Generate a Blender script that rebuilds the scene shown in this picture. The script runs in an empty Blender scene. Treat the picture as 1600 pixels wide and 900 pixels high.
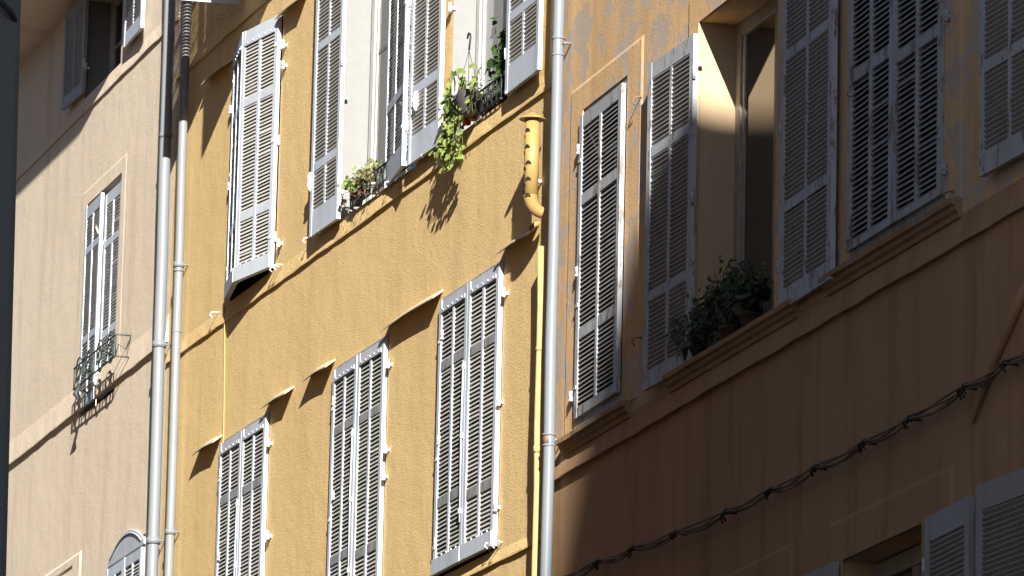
import bpy, math, random
from mathutils import Matrix, Vector
random.seed(7)
S = bpy.context.scene
COL = S.collection
# ------------------------------------------------------------------ camera
F = 9000.0
CP, CY, CR = [math.radians(a) for a in (12.5212, 18.0431, -1.33637)]
cf = Vector((-math.cos(CP)*math.cos(CY), math.cos(CP)*math.sin(CY), math.sin(CP)))
r0 = Vector((math.sin(CY), math.cos(CY), 0)); u0_ = r0.cross(cf)
cR = math.cos(CR)*r0 - math.sin(CR)*u0_
cU = math.sin(CR)*r0 + math.cos(CR)*u0_
CAM = Vector((0, -13.3, 1.6))
cam = bpy.data.objects.new('camera', bpy.data.cameras.new('camera')); COL.objects.link(cam)
cam.data.sensor_width = 36; cam.data.lens = 36*F/1600
cam.data.clip_start = 0.5; cam.data.clip_end = 3000
M = Matrix((cR, cU, -cf)).transposed().to_4x4(); M.translation = CAM; cam.matrix_world = M
S.camera = cam
# ------------------------------------------------------------------ light
SUNDIR = Vector((-4.25, 1.0, -1.85)).normalized()      # the way the light travels
to_sun = -SUNDIR
elev = math.asin(to_sun.z); azim = math.atan2(to_sun.x, to_sun.y)
W = bpy.data.worlds.new('World'); S.world = W; W.use_nodes = True
nt = W.node_tree; nt.nodes.clear()
sk = nt.nodes.new('ShaderNodeTexSky'); sk.sky_type = 'NISHITA'; sk.sun_disc = False
sk.air_density = .6; sk.dust_density = .4; sk.sun_elevation = elev; sk.sun_rotation = azim
bg = nt.nodes.new('ShaderNodeBackground'); bg.inputs[1].default_value = 0.05
wo = nt.nodes.new('ShaderNodeOutputWorld')
nt.links.new(sk.outputs[0], bg.inputs[0]); nt.links.new(bg.outputs[0], wo.inputs[0])
sl = bpy.data.lights.new('sun', 'SUN'); sl.energy = 5.0; sl.angle = math.radians(0.4); sl.color = (1.0, .955, .88)
so = bpy.data.objects.new('sun', sl); COL.objects.link(so)
so.rotation_euler = SUNDIR.to_track_quat('-Z', 'Y').to_euler(); so.location = (20, -20, 40)
S.view_settings.view_transform = 'Standard'; S.view_settings.look = 'None'
S.view_settings.gamma = 1; S.view_settings.use_curve_mapping = False
S.view_settings.exposure = 1.4
# ------------------------------------------------------------------ frames of the three facades
JX = -39.8713
FR = {'Y': ((JX, 0.0), 0.0), 'R': ((JX, 0.0), math.radians(-1.84)), 'B': ((-51.18, 0.0), math.radians(-.935))}
def P(b, x, y, d=0.0):
    "facade coordinates (u, z) of a point of the photograph lying d in front of facade b"
    O, ph = FR[b]; n = (math.sin(ph), -math.cos(ph)); w = (math.cos(ph), math.sin(ph))
    D = cR*(x-800) + cU*(450-y) + cf*F
    k = ((O[0]-CAM.x)*n[0] + (O[1]-CAM.y)*n[1] + d)/(D.x*n[0]+D.y*n[1])
    X = CAM + D*k
    return ((X.x-O[0])*w[0] + (X.y-O[1])*w[1], X.z)
def world(b, u, z, d=0.0):
    O, ph = FR[b]
    return Vector((O[0]+u*math.cos(ph)+d*math.sin(ph), O[1]+u*math.sin(ph)-d*math.cos(ph), z))
# ------------------------------------------------------------------ materials
def nm(name):
    m = bpy.data.materials.new(name); m.use_nodes = True
    t = m.node_tree; return m, t, t.nodes['Principled BSDF']
def N(t, kind, **kw):
    n = t.nodes.new(kind)
    for k, v in kw.items():
        if k in n.inputs: n.inputs[k].default_value = v
        else: setattr(n, k, v)
    return n
def ramp(t, src, a, b, ca=(0,0,0,1), cb=(1,1,1,1)):
    r = t.nodes.new('ShaderNodeValToRGB'); r.color_ramp.elements[0].position = a; r.color_ramp.elements[1].position = b
    r.color_ramp.elements[0].color = ca; r.color_ramp.elements[1].color = cb
    t.links.new(src, r.inputs[0]); return r.outputs[0]
def mix(t, fac, a, b, blend='MIX'):
    m = t.nodes.new('ShaderNodeMix'); m.data_type = 'RGBA'; m.blend_type = blend
    for sock, v in ((m.inputs[0], fac), (m.inputs[6], a), (m.inputs[7], b)):
        if isinstance(v, (int, float)): sock.default_value = v
        elif isinstance(v, tuple): sock.default_value = v
        else: t.links.new(v, sock)
    return m.outputs[2]
def mathn(t, op, a, b):
    m = t.nodes.new('ShaderNodeMath'); m.operation = op
    for i, v in enumerate((a, b)):
        if isinstance(v, (int, float)): m.inputs[i].default_value = v
        else: t.links.new(v, m.inputs[i])
    return m.outputs[0]
def coords(t, sx=1, sy=1, sz=1):
    tc = t.nodes.new('ShaderNodeTexCoord'); mp = t.nodes.new('ShaderNodeMapping')
    mp.inputs['Scale'].default_value = (sx, sy, sz); t.links.new(tc.outputs['Object'], mp.inputs[0]); return mp.outputs[0]
def noise(t, vec, scale, detail=4, rough=.55):
    n = N(t, 'ShaderNodeTexNoise'); n.inputs['Scale'].default_value = scale
    n.inputs['Detail'].default_value = detail; n.inputs['Roughness'].default_value = rough
    t.links.new(vec, n.inputs['Vector']); return n.outputs['Fac']
def c4(c, k=1): return (c[0]*k, c[1]*k, c[2]*k, 1)
def plaster(name, col, col2, stain, bump=.5, dist=.006, peel=None, streak=.35, grain=22, pth=.545):
    m, t, b = nm(name); v = coords(t)
    big = noise(t, v, .55, 5, .6); c = mix(t, ramp(t, big, .35, .7), c4(col), c4(col2))
    sv = coords(t, 2.2, 2.2, .22); st = noise(t, sv, 1.0, 6, .62)
    c = mix(t, mathn(t, 'MULTIPLY', ramp(t, st, .52, .74), streak), c, c4(stain))
    sv2 = coords(t, 9, 9, .5); st2 = noise(t, sv2, 1.0, 3, .5)
    c = mix(t, mathn(t, 'MULTIPLY', ramp(t, st2, .55, .8), streak*.6), c, c4(stain))
    if peel:
        pn = noise(t, v, 2.4, 9, .72)
        c = mix(t, ramp(t, pn, pth, pth+.03), c, c4(peel))
    fine = noise(t, v, 55, 3, .6)
    c = mix(t, mathn(t, 'MULTIPLY', ramp(t, fine, .3, .8), .22), c, c4(col, 1.25), 'MIX')
    sp = noise(t, v, 14, 5, .7)
    c = mix(t, mathn(t, 'MULTIPLY', ramp(t, sp, .66, .74), .35), c, c4(stain, .8))
    t.links.new(c, b.inputs['Base Color']); b.inputs['Roughness'].default_value = .93
    b.inputs['Specular IOR Level'].default_value = .15
    h1 = noise(t, v, grain, 2, .7); h2 = noise(t, v, 3.0, 3, .5); h3 = noise(t, v, 13, 3, .55)
    h = mathn(t, 'ADD', mathn(t, 'ADD', h1, mathn(t, 'MULTIPLY', h2, 1.6)), mathn(t, 'MULTIPLY', h3, .5))
    if peel: h = mathn(t, 'SUBTRACT', h, mathn(t, 'MULTIPLY', ramp(t, pn, pth, pth+.03), .12))
    bp = N(t, 'ShaderNodeBump'); bp.inputs['Strength'].default_value = bump; bp.inputs['Distance'].default_value = dist
    t.links.new(h, bp.inputs['Height']); t.links.new(bp.outputs[0], b.inputs['Normal'])
    return m
def painted(name, col, under, peel=.62, rough=.55, bump=.4, sc=9, dirt=(.12,.11,.10), dk=.3):
    m, t, b = nm(name); v = coords(t, 1, 1, .35)
    pn = noise(t, v, sc, 8, .7); c = mix(t, ramp(t, pn, peel, peel+.05), c4(col), c4(under))
    d = noise(t, v, 3.2, 5, .6); c = mix(t, mathn(t, 'MULTIPLY', ramp(t, d, .45, .8), dk), c, c4(dirt))
    oi = N(t, 'ShaderNodeObjectInfo')
    c = mix(t, mathn(t, 'MULTIPLY', oi.outputs['Random'], .22), c, c4(dirt, 2.2))
    t.links.new(c, b.inputs['Base Color']); b.inputs['Roughness'].default_value = rough
    b.inputs['Specular IOR Level'].default_value = .3
    bp = N(t, 'ShaderNodeBump'); bp.inputs['Strength'].default_value = bump; bp.inputs['Distance'].default_value = .004
    t.links.new(pn, bp.inputs['Height']); t.links.new(bp.outputs[0], b.inputs['Normal'])
    return m
def plain(name, col, rough=.6, metal=0, spec=.3, var=.15, sc=12):
    m, t, b = nm(name); v = coords(t)
    n = noise(t, v, sc, 5, .6)
    c = mix(t, mathn(t, 'MULTIPLY', ramp(t, n, .35, .75), 1.0), c4(col, 1-var), c4(col, 1+var))
    t.links.new(c, b.inputs['Base Color'])
    b.inputs['Roughness'].default_value = rough; b.inputs['Metallic'].default_value = metal; b.inputs['Specular IOR Level'].default_value = spec
    return m
MT = {}
MT['yellow'] = plaster('ochre_plaster', (.76,.55,.26), (.69,.49,.23), (.42,.31,.18), .75, .0075, streak=.38, grain=62)
MT['beige'] = plaster('beige_plaster', (.81,.695,.54), (.75,.635,.49), (.46,.35,.26), .75, .0065, streak=.42, grain=62)
MT['orange'] = plaster('orange_plaster', (.70,.47,.25), (.61,.39,.19), (.32,.19,.10), .6, .005, peel=(.47,.39,.33), streak=.5, grain=60, pth=.50)
MT['orange_low'] = plaster('lower_orange_shade_plaster', (.44,.28,.16), (.37,.225,.125), (.21,.115,.07), .5, .004, streak=.8, grain=60)  # lower wall coloured darker to deepen its shade
MT['sill'] = plaster('weathered_sill_plaster', (.40,.24,.12), (.30,.19,.11), (.12,.08,.05), .7, .006, peel=(.30,.25,.21), streak=.5, grain=30)
MT['pale_jamb'] = plaster('pale_jamb_plaster', (.50,.38,.24), (.43,.32,.20), (.30,.21,.13), .3, .003, streak=.35)
MT['white_jamb'] = plain('white_reveal_paint', (.225,.225,.22), .8, var=.04)
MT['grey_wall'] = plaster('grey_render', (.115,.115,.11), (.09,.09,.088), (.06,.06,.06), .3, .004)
MT['town'] = plaster('town_plaster', (.25,.18,.12), (.20,.145,.10), (.10,.07,.05), .3, .004)
MT['blue_paint'] = painted('grey_blue_shutter_paint', (.52,.57,.65), (.36,.35,.34), .66)
MT['slat_pale'] = painted('pale_slat_paint', (.56,.55,.51), (.42,.40,.36), .70, dk=.2)
MT['old_paint'] = painted('flaking_grey_paint', (.42,.44,.475), (.19,.165,.15), .54, sc=14, dk=.35)
MT['old_slat'] = painted('old_slat_paint', (.29,.285,.28), (.19,.17,.155), .58, sc=14, dk=.35)
MT['raw_wood'] = painted('weathered_grey_wood', (.30,.30,.32), (.20,.19,.18), .5, sc=18, dk=.3)
MT['low_paint'] = painted('grey_shutter_paint', (.33,.34,.355), (.24,.24,.24), .66)
MT['white_metal'] = plain('white_painted_iron', (.72,.72,.72), .45)
MT['joinery'] = plain('grey_white_joinery', (.50,.50,.49), .5)
MT['tan_joinery'] = plain('cream_joinery', (.34,.30,.25), .5)
MT['zinc'] = painted('painted_zinc_pipe', (.17,.195,.22), (.24,.235,.21), .72, .42, .15, 5, dk=.25)
MT['zinc_light'] = painted('pale_zinc_pipe', (.17,.195,.215), (.225,.235,.235), .60, .45, .2, 4, dk=.25)
MT['rust'] = plain('rusty_iron', (.22,.13,.09), .8, var=.4, sc=40)
MT['dark_iron'] = plain('dark_green_iron', (.035,.045,.042), .5)
MT['yellow_pipe'] = plain('ochre_painted_pipe', (.47,.335,.13), .5)
MT['flue'] = plain('ochre_painted_flue', (.36,.235,.085), .45, var=.08)
MT['black'] = plain('unlit_hole_black', (.012,.012,.012), .9)  # flat dark colour for the unlit inside of the flue holes
MT['slab'] = plain('painted_drip_slab', (.62,.50,.34), .8, var=.2)
MT['cable'] = plain('dusty_black_cable', (.19,.15,.11), .8, var=.35, sc=30)
MT['tie'] = plain('black_cable_tie', (.02,.02,.02), .6)
MT['wire'] = plain('ochre_painted_wire', (.45,.31,.12), .6)
MT['curtain'] = plain('lace_curtain', (.55,.55,.56), .9, var=.1, sc=60)
MT['pot'] = plain('terracotta_red_pot', (.60,.10,.05), .6)
MT['pot_white'] = plain('white_plastic_pot', (.55,.55,.53), .5)
MT['pot_dark'] = plain('dark_plastic_pot', (.05,.045,.045), .5)
MT['clay'] = plain('brown_clay_pot', (.10,.06,.045), .8)
MT['stem'] = plain('plant_stem', (.10,.11,.045), .7)
MT['dry'] = plain('dry_brown_flowers', (.16,.07,.05), .9, var=.4, sc=50)
MT['shade_dark'] = plain('painted_opening_shade', (.03,.028,.026), .95)  # dark colour stands in for shade behind closed shutters
MT['ground'] = plain('street_ground', (.10,.095,.09), .9)
MT['asphalt'] = plain('asphalt', (.05,.05,.05), .9)
MT['kerb'] = plain('kerb_stone', (.25,.24,.22), .9)
MT['roof'] = plain('clay_roof_tile', (.30,.14,.08), .9, var=.3, sc=8)
def leafmat(name, col, col2):
    m, t, b = nm(name); v = coords(t)
    n = noise(t, v, 18, 3, .6)
    c = mix(t, ramp(t, n, .35, .65), c4(col), c4(col2)); t.links.new(c, b.inputs['Base Color'])
    b.inputs['Roughness'].default_value = .45; b.inputs['Specular IOR Level'].default_value = .35
    tr = N(t, 'ShaderNodeBsdfTranslucent'); t.links.new(c, tr.inputs[0])
    mx = N(t, 'ShaderNodeMixShader'); mx.inputs[0].default_value = .3
    out = t.nodes['Material Output']
    t.links.new(b.outputs[0], mx.inputs[1]); t.links.new(tr.outputs[0], mx.inputs[2]); t.links.new(mx.outputs[0], out.inputs[0])
    return m
MT['ivy'] = leafmat('ivy_leaf', (.15,.22,.05), (.30,.36,.10))
MT['gera'] = leafmat('geranium_leaf', (.17,.25,.08), (.30,.36,.15))
MT['jade'] = leafmat('dark_succulent_leaf', (.035,.055,.025), (.06,.08,.04))
MT['dark_leaf'] = leafmat('dark_climber_leaf', (.035,.075,.02), (.06,.11,.035))
def glass(name, col=(.02,.022,.025), rough=.04):
    m, t, b = nm(name); b.inputs['Base Color'].default_value = c4(col); b.inputs['Roughness'].default_value = rough
    b.inputs['Specular IOR Level'].default_value = .6
    return m
MT['glass'] = glass('dark_window_glass'); MT['glass_pale'] = glass('pale_reflection_window_glass', (.36,.37,.38), .15)  # second glass is coloured pale to stand for reflected light
# ------------------------------------------------------------------ mesh builder
class MB:
    def __init__(s): s.v = []; s.f = []; s.m = []; s.sm = []
    def add(s, vs, fs, mi=0, smooth=False, T=None):
        o = len(s.v)
        s.v += [tuple(T @ Vector(p)) if T else tuple(p) for p in vs]
        s.f += [tuple(o+i for i in f) for f in fs]; s.m += [mi]*len(fs); s.sm += [smooth]*len(fs)
    def box(s, x0, x1, y0, y1, z0, z1, mi=0, T=None):
        if x0 > x1: x0, x1 = x1, x0
        vs = [(x0,y0,z0),(x1,y0,z0),(x1,y1,z0),(x0,y1,z0),(x0,y0,z1),(x1,y0,z1),(x1,y1,z1),(x0,y1,z1)]
        s.add(vs, [(3,2,1,0),(4,5,6,7),(0,1,5,4),(1,2,6,5),(2,3,7,6),(3,0,4,7)], mi, False, T)
    def prism(s, prof, x0, x1, mi=0):
        "profile of (y, z) points swept along x"
        n = len(prof); vs = [(x0,y,z) for y,z in prof]+[(x1,y,z) for y,z in prof]
        fs = [(i,(i+1)%n,n+(i+1)%n,n+i) for i in range(n)]+[tuple(range(n))[::-1], tuple(range(n,2*n))]
        s.add(vs, fs, mi)
    def tube(s, pts, r, n=10, mi=0, cap=True, smooth=True):
        pts = [Vector(p) for p in pts]; rr = r if isinstance(r, (list,tuple)) else [r]*len(pts)
        vs = []; ref = None
        for i, p in enumerate(pts):
            a = pts[max(i-1,0)]; b = pts[min(i+1,len(pts)-1)]; t = (b-a)
            t = t.normalized() if t.length > 1e-9 else Vector((0,0,1))
            if ref is None: ref = Vector((1,0,0)) if abs(t.x) < .8 else Vector((0,1,0))
            e1 = (ref - t*ref.dot(t)).normalized(); e2 = t.cross(e1); ref = e1
            for k in range(n):
                an = 2*math.pi*k/n; vs.append(p + (e1*math.cos(an)+e2*math.sin(an))*rr[i])
        fs = []
        for i in range(len(pts)-1):
            for k in range(n):
                k2 = (k+1)%n; fs.append((i*n+k, i*n+k2, (i+1)*n+k2, (i+1)*n+k))
        s.add(vs, fs, mi, smooth)
        if cap:
            o = len(s.v)-len(vs); s.f += [tuple(o+k for k in range(n))[::-1], tuple(o+(len(pts)-1)*n+k for k in range(n))]
            s.m += [mi, mi]; s.sm += [False, False]
    def leaf(s, c, size, nrm, roll=0, mi=0, lobed=True):
        nrm = Vector(nrm).normalized(); a = nrm.cross(Vector((.3,.1,1))).normalized(); b = nrm.cross(a)
        a2 = a*math.cos(roll)+b*math.sin(roll); b2 = -a*math.sin(roll)+b*math.cos(roll)
        if lobed: o = [(0,-.45,0),(.42,-.5,.08),(.52,0,.12),(.3,.38,.08),(0,.62,0),(-.3,.38,.08),(-.52,0,.12),(-.42,-.5,.08)]
        else: o = [(0,-.5,0),(.2,-.25,.05),(.26,.15,.06),(0,.5,0),(-.26,.15,.06),(-.2,-.25,.05)]
        c = Vector(c); vs = [c+(a2*x+b2*y+nrm*z)*size for x,y,z in o]; n = len(o); mid = n//2 if lobed else 3
        s.add(vs, [tuple(range(0, mid+1)), (0,)+tuple(range(mid, n))], mi, True)
    def build(s, name, mats, parent=None, loc=(0,0,0), rz=0.0, bevel=0):
        me = bpy.data.meshes.new(name); me.from_pydata([tuple(v) for v in s.v], [], s.f); me.update()
        if not isinstance(mats, (list,tuple)): mats = [mats]
        for m in mats: me.materials.append(MT[m])
        for p, mi, sm in zip(me.polygons, s.m, s.sm): p.material_index = mi; p.use_smooth = sm
        o = bpy.data.objects.new(name, me); COL.objects.link(o); o.location = loc; o.rotation_euler = (0,0,rz)
        if parent: o.parent = parent
        if bevel:
            md = o.modifiers.new('bevel', 'BEVEL'); md.width = bevel; md.segments = 1; md.limit_method = 'ANGLE'
        return o
def tag(o, label=None, cat=None, group=None, kind=None):
    if label: o['label'] = label
    if cat: o['category'] = cat
    if group: o['group'] = group
    if kind: o['kind'] = kind
    return o
def thing(name, label, cat, loc=(0,0,0), rz=0.0, group=None):
    o = bpy.data.objects.new(name, None); COL.objects.link(o); o.location = loc; o.rotation_euler = (0,0,rz)
    o.empty_display_size = .3
    return tag(o, label, cat, group)
def bthing(b, name, label, cat, u, z, d=0.0, group=None):
    return thing(name, label, cat, world(b,u,z,d), FR[b][1], group)
def lp(name, mb, mat, parent, label=None, **kw):
    o = mb.build(name, mat, parent, **kw)
    if label: o['label'] = label
    return o
# ------------------------------------------------------------------ ground
g = MB(); g.add([(-900,-900,0),(900,-900,0),(900,900,0),(-900,900,0)], [(0,1,2,3)])
tag(g.build('ground', 'ground'), kind='structure')
g = MB(); g.box(-140, 60, -6.6, -1.6, .0, .004); tag(g.build('street', 'asphalt'), kind='structure')
g = MB(); g.box(-140, -29, -1.6, 1.0, .0, .12); tag(g.build('pavement', 'kerb'), kind='structure')
# ------------------------------------------------------------------ walls with openings
def wall(b, parent, u0, u1, z0, z1, holes, mat, name='wall', splitz=None, matlow=None, thick=9.0):
    us = sorted({u0,u1}|{h[0] for h in holes}|{h[1] for h in holes})
    zs = sorted({z0,z1}|{h[2] for h in holes}|{h[3] for h in holes}|({splitz} if splitz else set()))
    mb = MB()
    for i in range(len(us)-1):
        for k in range(len(zs)-1):
            cu = (us[i]+us[i+1])/2; cz = (zs[k]+zs[k+1])/2
            if any(h[0]<cu<h[1] and h[2]<cz<h[3] for h in holes): continue
            a, c, e, f = us[i], us[i+1], zs[k], zs[k+1]
            mb.add([(a,0,e),(c,0,e),(c,0,f),(a,0,f)], [(0,1,2,3)], 1 if (splitz and cz<splitz) else 0)
    # returns of the openings
    for h in holes:
        a, c, e, f = h[:4]; D = h[4]; mi = h[5] if len(h)>5 else 0
        mb.add([(a,0,e),(a,0,f),(a,D,f),(a,D,e)], [(0,1,2,3)], mi)
        mb.add([(c,0,e),(c,D,e),(c,D,f),(c,0,f)], [(0,1,2,3)], mi)
        mb.add([(a,0,f),(c,0,f),(c,D,f),(a,D,f)], [(0,1,2,3)], 0 if len(h)<7 else h[6])
        mb.add([(a,0,e),(a,D,e),(c,D,e),(c,0,e)], [(0,1,2,3)], 0)
    # ends, back
    T = thick
    mb.add([(u0,0,z0),(u0,0,z1),(u0,T,z1),(u0,T,z0)], [(0,1,2,3)]); mb.add([(u1,0,z0),(u1,T,z0),(u1,T,z1),(u1,0,z1)], [(0,1,2,3)])
    mb.add([(u0,T,z0),(u0,T,z1),(u1,T,z1),(u1,T,z0)], [(0,1,2,3)])
    mats = [mat, matlow or mat, 'white_jamb', 'pale_jamb', 'shade_dark']  # last slot darkens returns behind closed leaves as if unlit
    return mb.build(name, mats, parent)
def roof(parent, u0, u1, z, over=.2, T=9.0):
    mb = MB(); mb.prism([(-over,z),(T+.3,z),(T+.3,z+.15),(T/2,z+2.2),(-over,z+.15)], u0, u1)
    return mb.build('roof', 'roof', parent)
def band(parent, u0, u1, z0, z1, d, mat, name='string_course', taper=None):
    taper = taper or (z1-z0-.012)
    mb = MB(); n = max(2, int((u1-u0)/.25)); rnd = random.Random(int(abs(z0)*100))
    prev = None
    for i in range(n+1):
        u = u0+(u1-u0)*i/n; j = rnd.uniform(-.006,.006); dj = d+rnd.uniform(-.004,.004)
        ring = [(u,.01,z0+j+.004),(u,-dj,z0+j),(u,-dj,z1-taper),(u,-.001,z1),(u,.01,z1)]
        o = len(mb.v); mb.v += ring
        if prev is not None:
            for k in range(4): mb.f.append((prev+k,prev+k+1,o+k+1,o+k)[::-1]); mb.m.append(0); mb.sm.append(False)
        else: mb.f.append(tuple(range(o,o+5))); mb.m.append(0); mb.sm.append(False)
        prev = o
    mb.f.append(tuple(range(prev,prev+5))[::-1]); mb.m.append(0); mb.sm.append(False)
    return mb.build(name, mat, parent)
def surround(parent, u0, u1, z0, z1, a0, a1, b0, b1, d, mat):
    "raised flat border of a window: outer u0..u1,z0..z1, inner a0..a1,b0..b1"
    mb = MB(); e = .035; r_ = random.Random(int(abs(u0*z1)*10)); J = lambda: r_.uniform(-.006,.006)
    nn = 10
    # flat faces
    for (x0,x1,q0,q1) in ((u0+e,a0,z0,z1-e),(a1,u1-e,z0,z1-e),(a0,a1,b1,z1-e))+(((a0,a1,z0,b0),) if b0>z0 else ()):
        mb.add([(x0,-d,q0),(x1,-d,q0),(x1,-d,q1),(x0,-d,q1)], [(0,1,2,3)])
    # slanted outer margins fading into the wall
    zs_ = [z0+(z1-e-z0)*k/nn for k in range(nn+1)]
    for k in range(nn):
        j0, j1 = J(), J()
        mb.add([(u0+j0,.001,zs_[k]),(u0+e,-d,zs_[k]),(u0+e,-d,zs_[k+1]),(u0+j0,.001,zs_[k+1])], [(0,1,2,3)])
        mb.add([(u1-e,-d,zs_[k]),(u1+j1,.001,zs_[k]),(u1+j1,.001,zs_[k+1]),(u1-e,-d,zs_[k+1])], [(0,1,2,3)])
    mb.add([(u0+e,-d,z1-e),(u1-e,-d,z1-e),(u1,.001,z1),(u0,.001,z1)], [(0,1,2,3)])
    mb.add([(u0,.001,z1-e),(u0+e,-d,z1-e),(u0,.001,z1)], [(0,1,2)]); mb.add([(u1-e,-d,z1-e),(u1,.001,z1-e),(u1,.001,z1)], [(0,1,2)])
    # inner edges
    mb.add([(a0,-d,b0),(a0,.01,b0),(a0,.01,b1),(a0,-d,b1)], [(0,1,2,3)]); mb.add([(a1,-d,b0),(a1,-d,b1),(a1,.01,b1),(a1,.01,b0)], [(0,1,2,3)])
    mb.add([(a0,-d,b1),(a0,.01,b1),(a1,.01,b1),(a1,-d,b1)], [(0,1,2,3)])
    return mb.build('window_surround', mat, parent)
# ------------------------------------------------------------------ shutters
def leaf_meshes(w, h, rails, cols=2, top=.10, bot=.10, stile=.062, mid=.045, board=0.0, pitch=.033, tilt=51, seed=0, cap=0.0, sag=0.0):
    "closed position, hinge at x=0, body x 0..w, outside towards -y, y -.036..0"
    rnd = random.Random(seed); fr = MB(); t0, t1 = -.036, 0.0
    J = lambda a=.0015: rnd.uniform(-a, a)
    fr.box(0, stile, t0+J(), t1, 0, h+J(.004)); fr.box(w-stile, w, t0+J(), t1, 0, h+J(.004))
    fr.box(stile-.001, w-stile+.001, t0+.004, t1-.003, h-top, h-.002); fr.box(stile-.001, w-stile+.001, t0+.004, t1-.003, .001, bot)
    if cap: fr.box(stile, w-stile, t0-.006, t0+.006, h-top-.004, h-top+.03)      # zinc strip with nails
    if board:
        T = Matrix.Translation((0,0,0))
        fr.box(.004, w-.004, t0-.016, t0+.002, .0, board)
    if cap:
        for zz in (h-top+.016, (board or bot)+.012):
            for k in range(5):
                x = stile+(w-2*stile)*(k+.5)/5; fr.box(x-.006, x+.006, t0-.011, t0-.003, zz-.006, zz+.006, 2)
    zr = [bot]+[r for r in rails]+[h-top]; rh = .075
    for r in rails: fr.box(stile-.001, w-stile+.001, t0+.003+J(), t1-.003, r-rh/2+J(.004), r+rh/2+J(.004), 1)
    xs = [stile]
    for c in range(1, cols):
        xm = w*c/cols; fr.box(xm-mid/2, xm+mid/2, t0+.001, t1-.004, bot, h-top); xs += [xm-mid/2, xm+mid/2]
    xs.append(w-stile)
    lv = MB(); pass
    for ci in range(0, len(xs), 2):
        a, b = xs[ci]-.004, xs[ci+1]+.004
        for k in range(len(zr)-1):
            z = zr[k]+(rh/2 if k else 0)+.012; ze = zr[k+1]-(rh/2 if k < len(zr)-2 else 0)-.006
            while z < ze:
                a_ = .012; hh = a_*math.tan(math.radians(tilt+rnd.uniform(-2.5,2.5)+(rnd.uniform(-12,14) if rnd.random()<.04 else 0))); tt = .0085
                sk_ = rnd.uniform(-.0025,.0025); yc = -.017+J(.0015)
                y0, y1 = yc-a_, yc+a_
                lv.add([(a,y0,z-hh-sk_),(a,y0,z-hh+tt-sk_),(a,y1,z+hh+tt-sk_),(a,y1,z+hh-sk_),(b,y0,z-hh+sk_),(b,y0,z-hh+tt+sk_),(b,y1,z+hh+tt+sk_),(b,y1,z+hh+sk_)],
                       [(0,1,2,3),(7,6,5,4),(0,4,5,1),(1,5,6,2),(2,6,7,3),(3,7,4,0)])
                z += pitch
    return fr, lv
def mirror(mb):
    o = MB(); o.v = [(-x,y,z) for x,y,z in mb.v]; o.f = [tuple(reversed(f)) for f in mb.f]; o.m = list(mb.m); o.sm = list(mb.sm); return o
def shutter(parent, u, z, d, w, h, side, ang, rails, frame='blue_paint', slat='slat_pale', rail_mat=None, hinges=(.12,.5,.88), label=None, latch=False, nails=True, **kw):
    """side +1: hinged at its left edge, -1 at its right; ang: degrees opened (0 closed, 180 flat on the wall)"""
    fr, lv = leaf_meshes(w, h, rails, seed=int(abs(u*37+z*11)), **kw)
    if side < 0: fr, lv = mirror(fr), mirror(lv)
    rz = -math.radians(ang)*side
    s = fr.build('shutter', [frame, rail_mat or frame, 'white_metal'], parent, (u,-d,z), rz)
    if label: s['label'] = label
    lv.build('louvre_panel', slat, s)
    for q in hinges:
        hb = MB(); zz = h*q
        hb.tube([(side*-.012,-.004,zz-.045),(side*-.012,-.004,zz+.045)], .012, 8)
        hb.box(side*-.03 if side>0 else -.004, side*-.03+.034 if side>0 else .03, -.012, .004, zz-.03, zz+.0)
        hb.box(0, side*.058, -.0425, -.037, zz-.014, zz+.014)
        hb.build('hinge', 'white_metal' if frame!='old_paint' else 'old_paint', s)
    if latch:
        lb = MB(); x = side*(w-.03)
        lb.tube([(x,-.045,h*.14),(x,-.05,h*.5),(x,-.045,h*.72)], .007, 6)
        for zz in (h*.18,h*.45,h*.7): lb.box(x-.016,x+.016,-.058,-.036,zz-.02,zz+.02)
        lb.build('latch_bar', frame, s)
    return s
def pintle(parent, b, px, py, white='white_metal'):
    u, z = P(b, px, py, .03); mb = MB()
    mb.tube([(u,-.035,z-.03),(u,-.035,z+.03)], .014, 8); mb.box(u-.014, u+.014, -.03, .01, z-.025, z-.002)
    mb.tube([(u,-.035,z-.045),(u,-.035,z-.03)], .017, 8)
    mb.build('pintle', white, parent)
def hook(parent, u, z, l=.07, mat='white_metal', drop=.05):
    mb = MB(); mb.tube([(u,.0,z),(u-.01,-l*.5,z+.004),(u-.015,-l,z-.006),(u-.015,-l-.008,z-drop*.6),(u-.012,-l+.012,z-drop)], .006, 6)
    mb.build('shutter_hook', mat, parent)
def stay(parent, u, z, d, mat='white_metal'):
    "cast iron shutter stay: a little figure on a pin"
    mb = MB(); mb.tube([(u,0,z),(u,-d,z)], .009, 6)
    mb.tube([(u,-d,z-.09),(u-.005,-d-.004,z-.06),(u+.006,-d-.004,z-.03),(u-.004,-d-.006,z),(u+.004,-d-.004,z+.04),(u,-d,z+.075)], [.008,.020,.026,.016,.026,.012], 8)
    mb.tube([(u-.07,-d,z+.052),(u-.03,-d,z+.035),(u,-d,z+.04)], [.010,.012,.008], 7)
    mb.build('shutter_stay', mat, parent)
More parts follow.
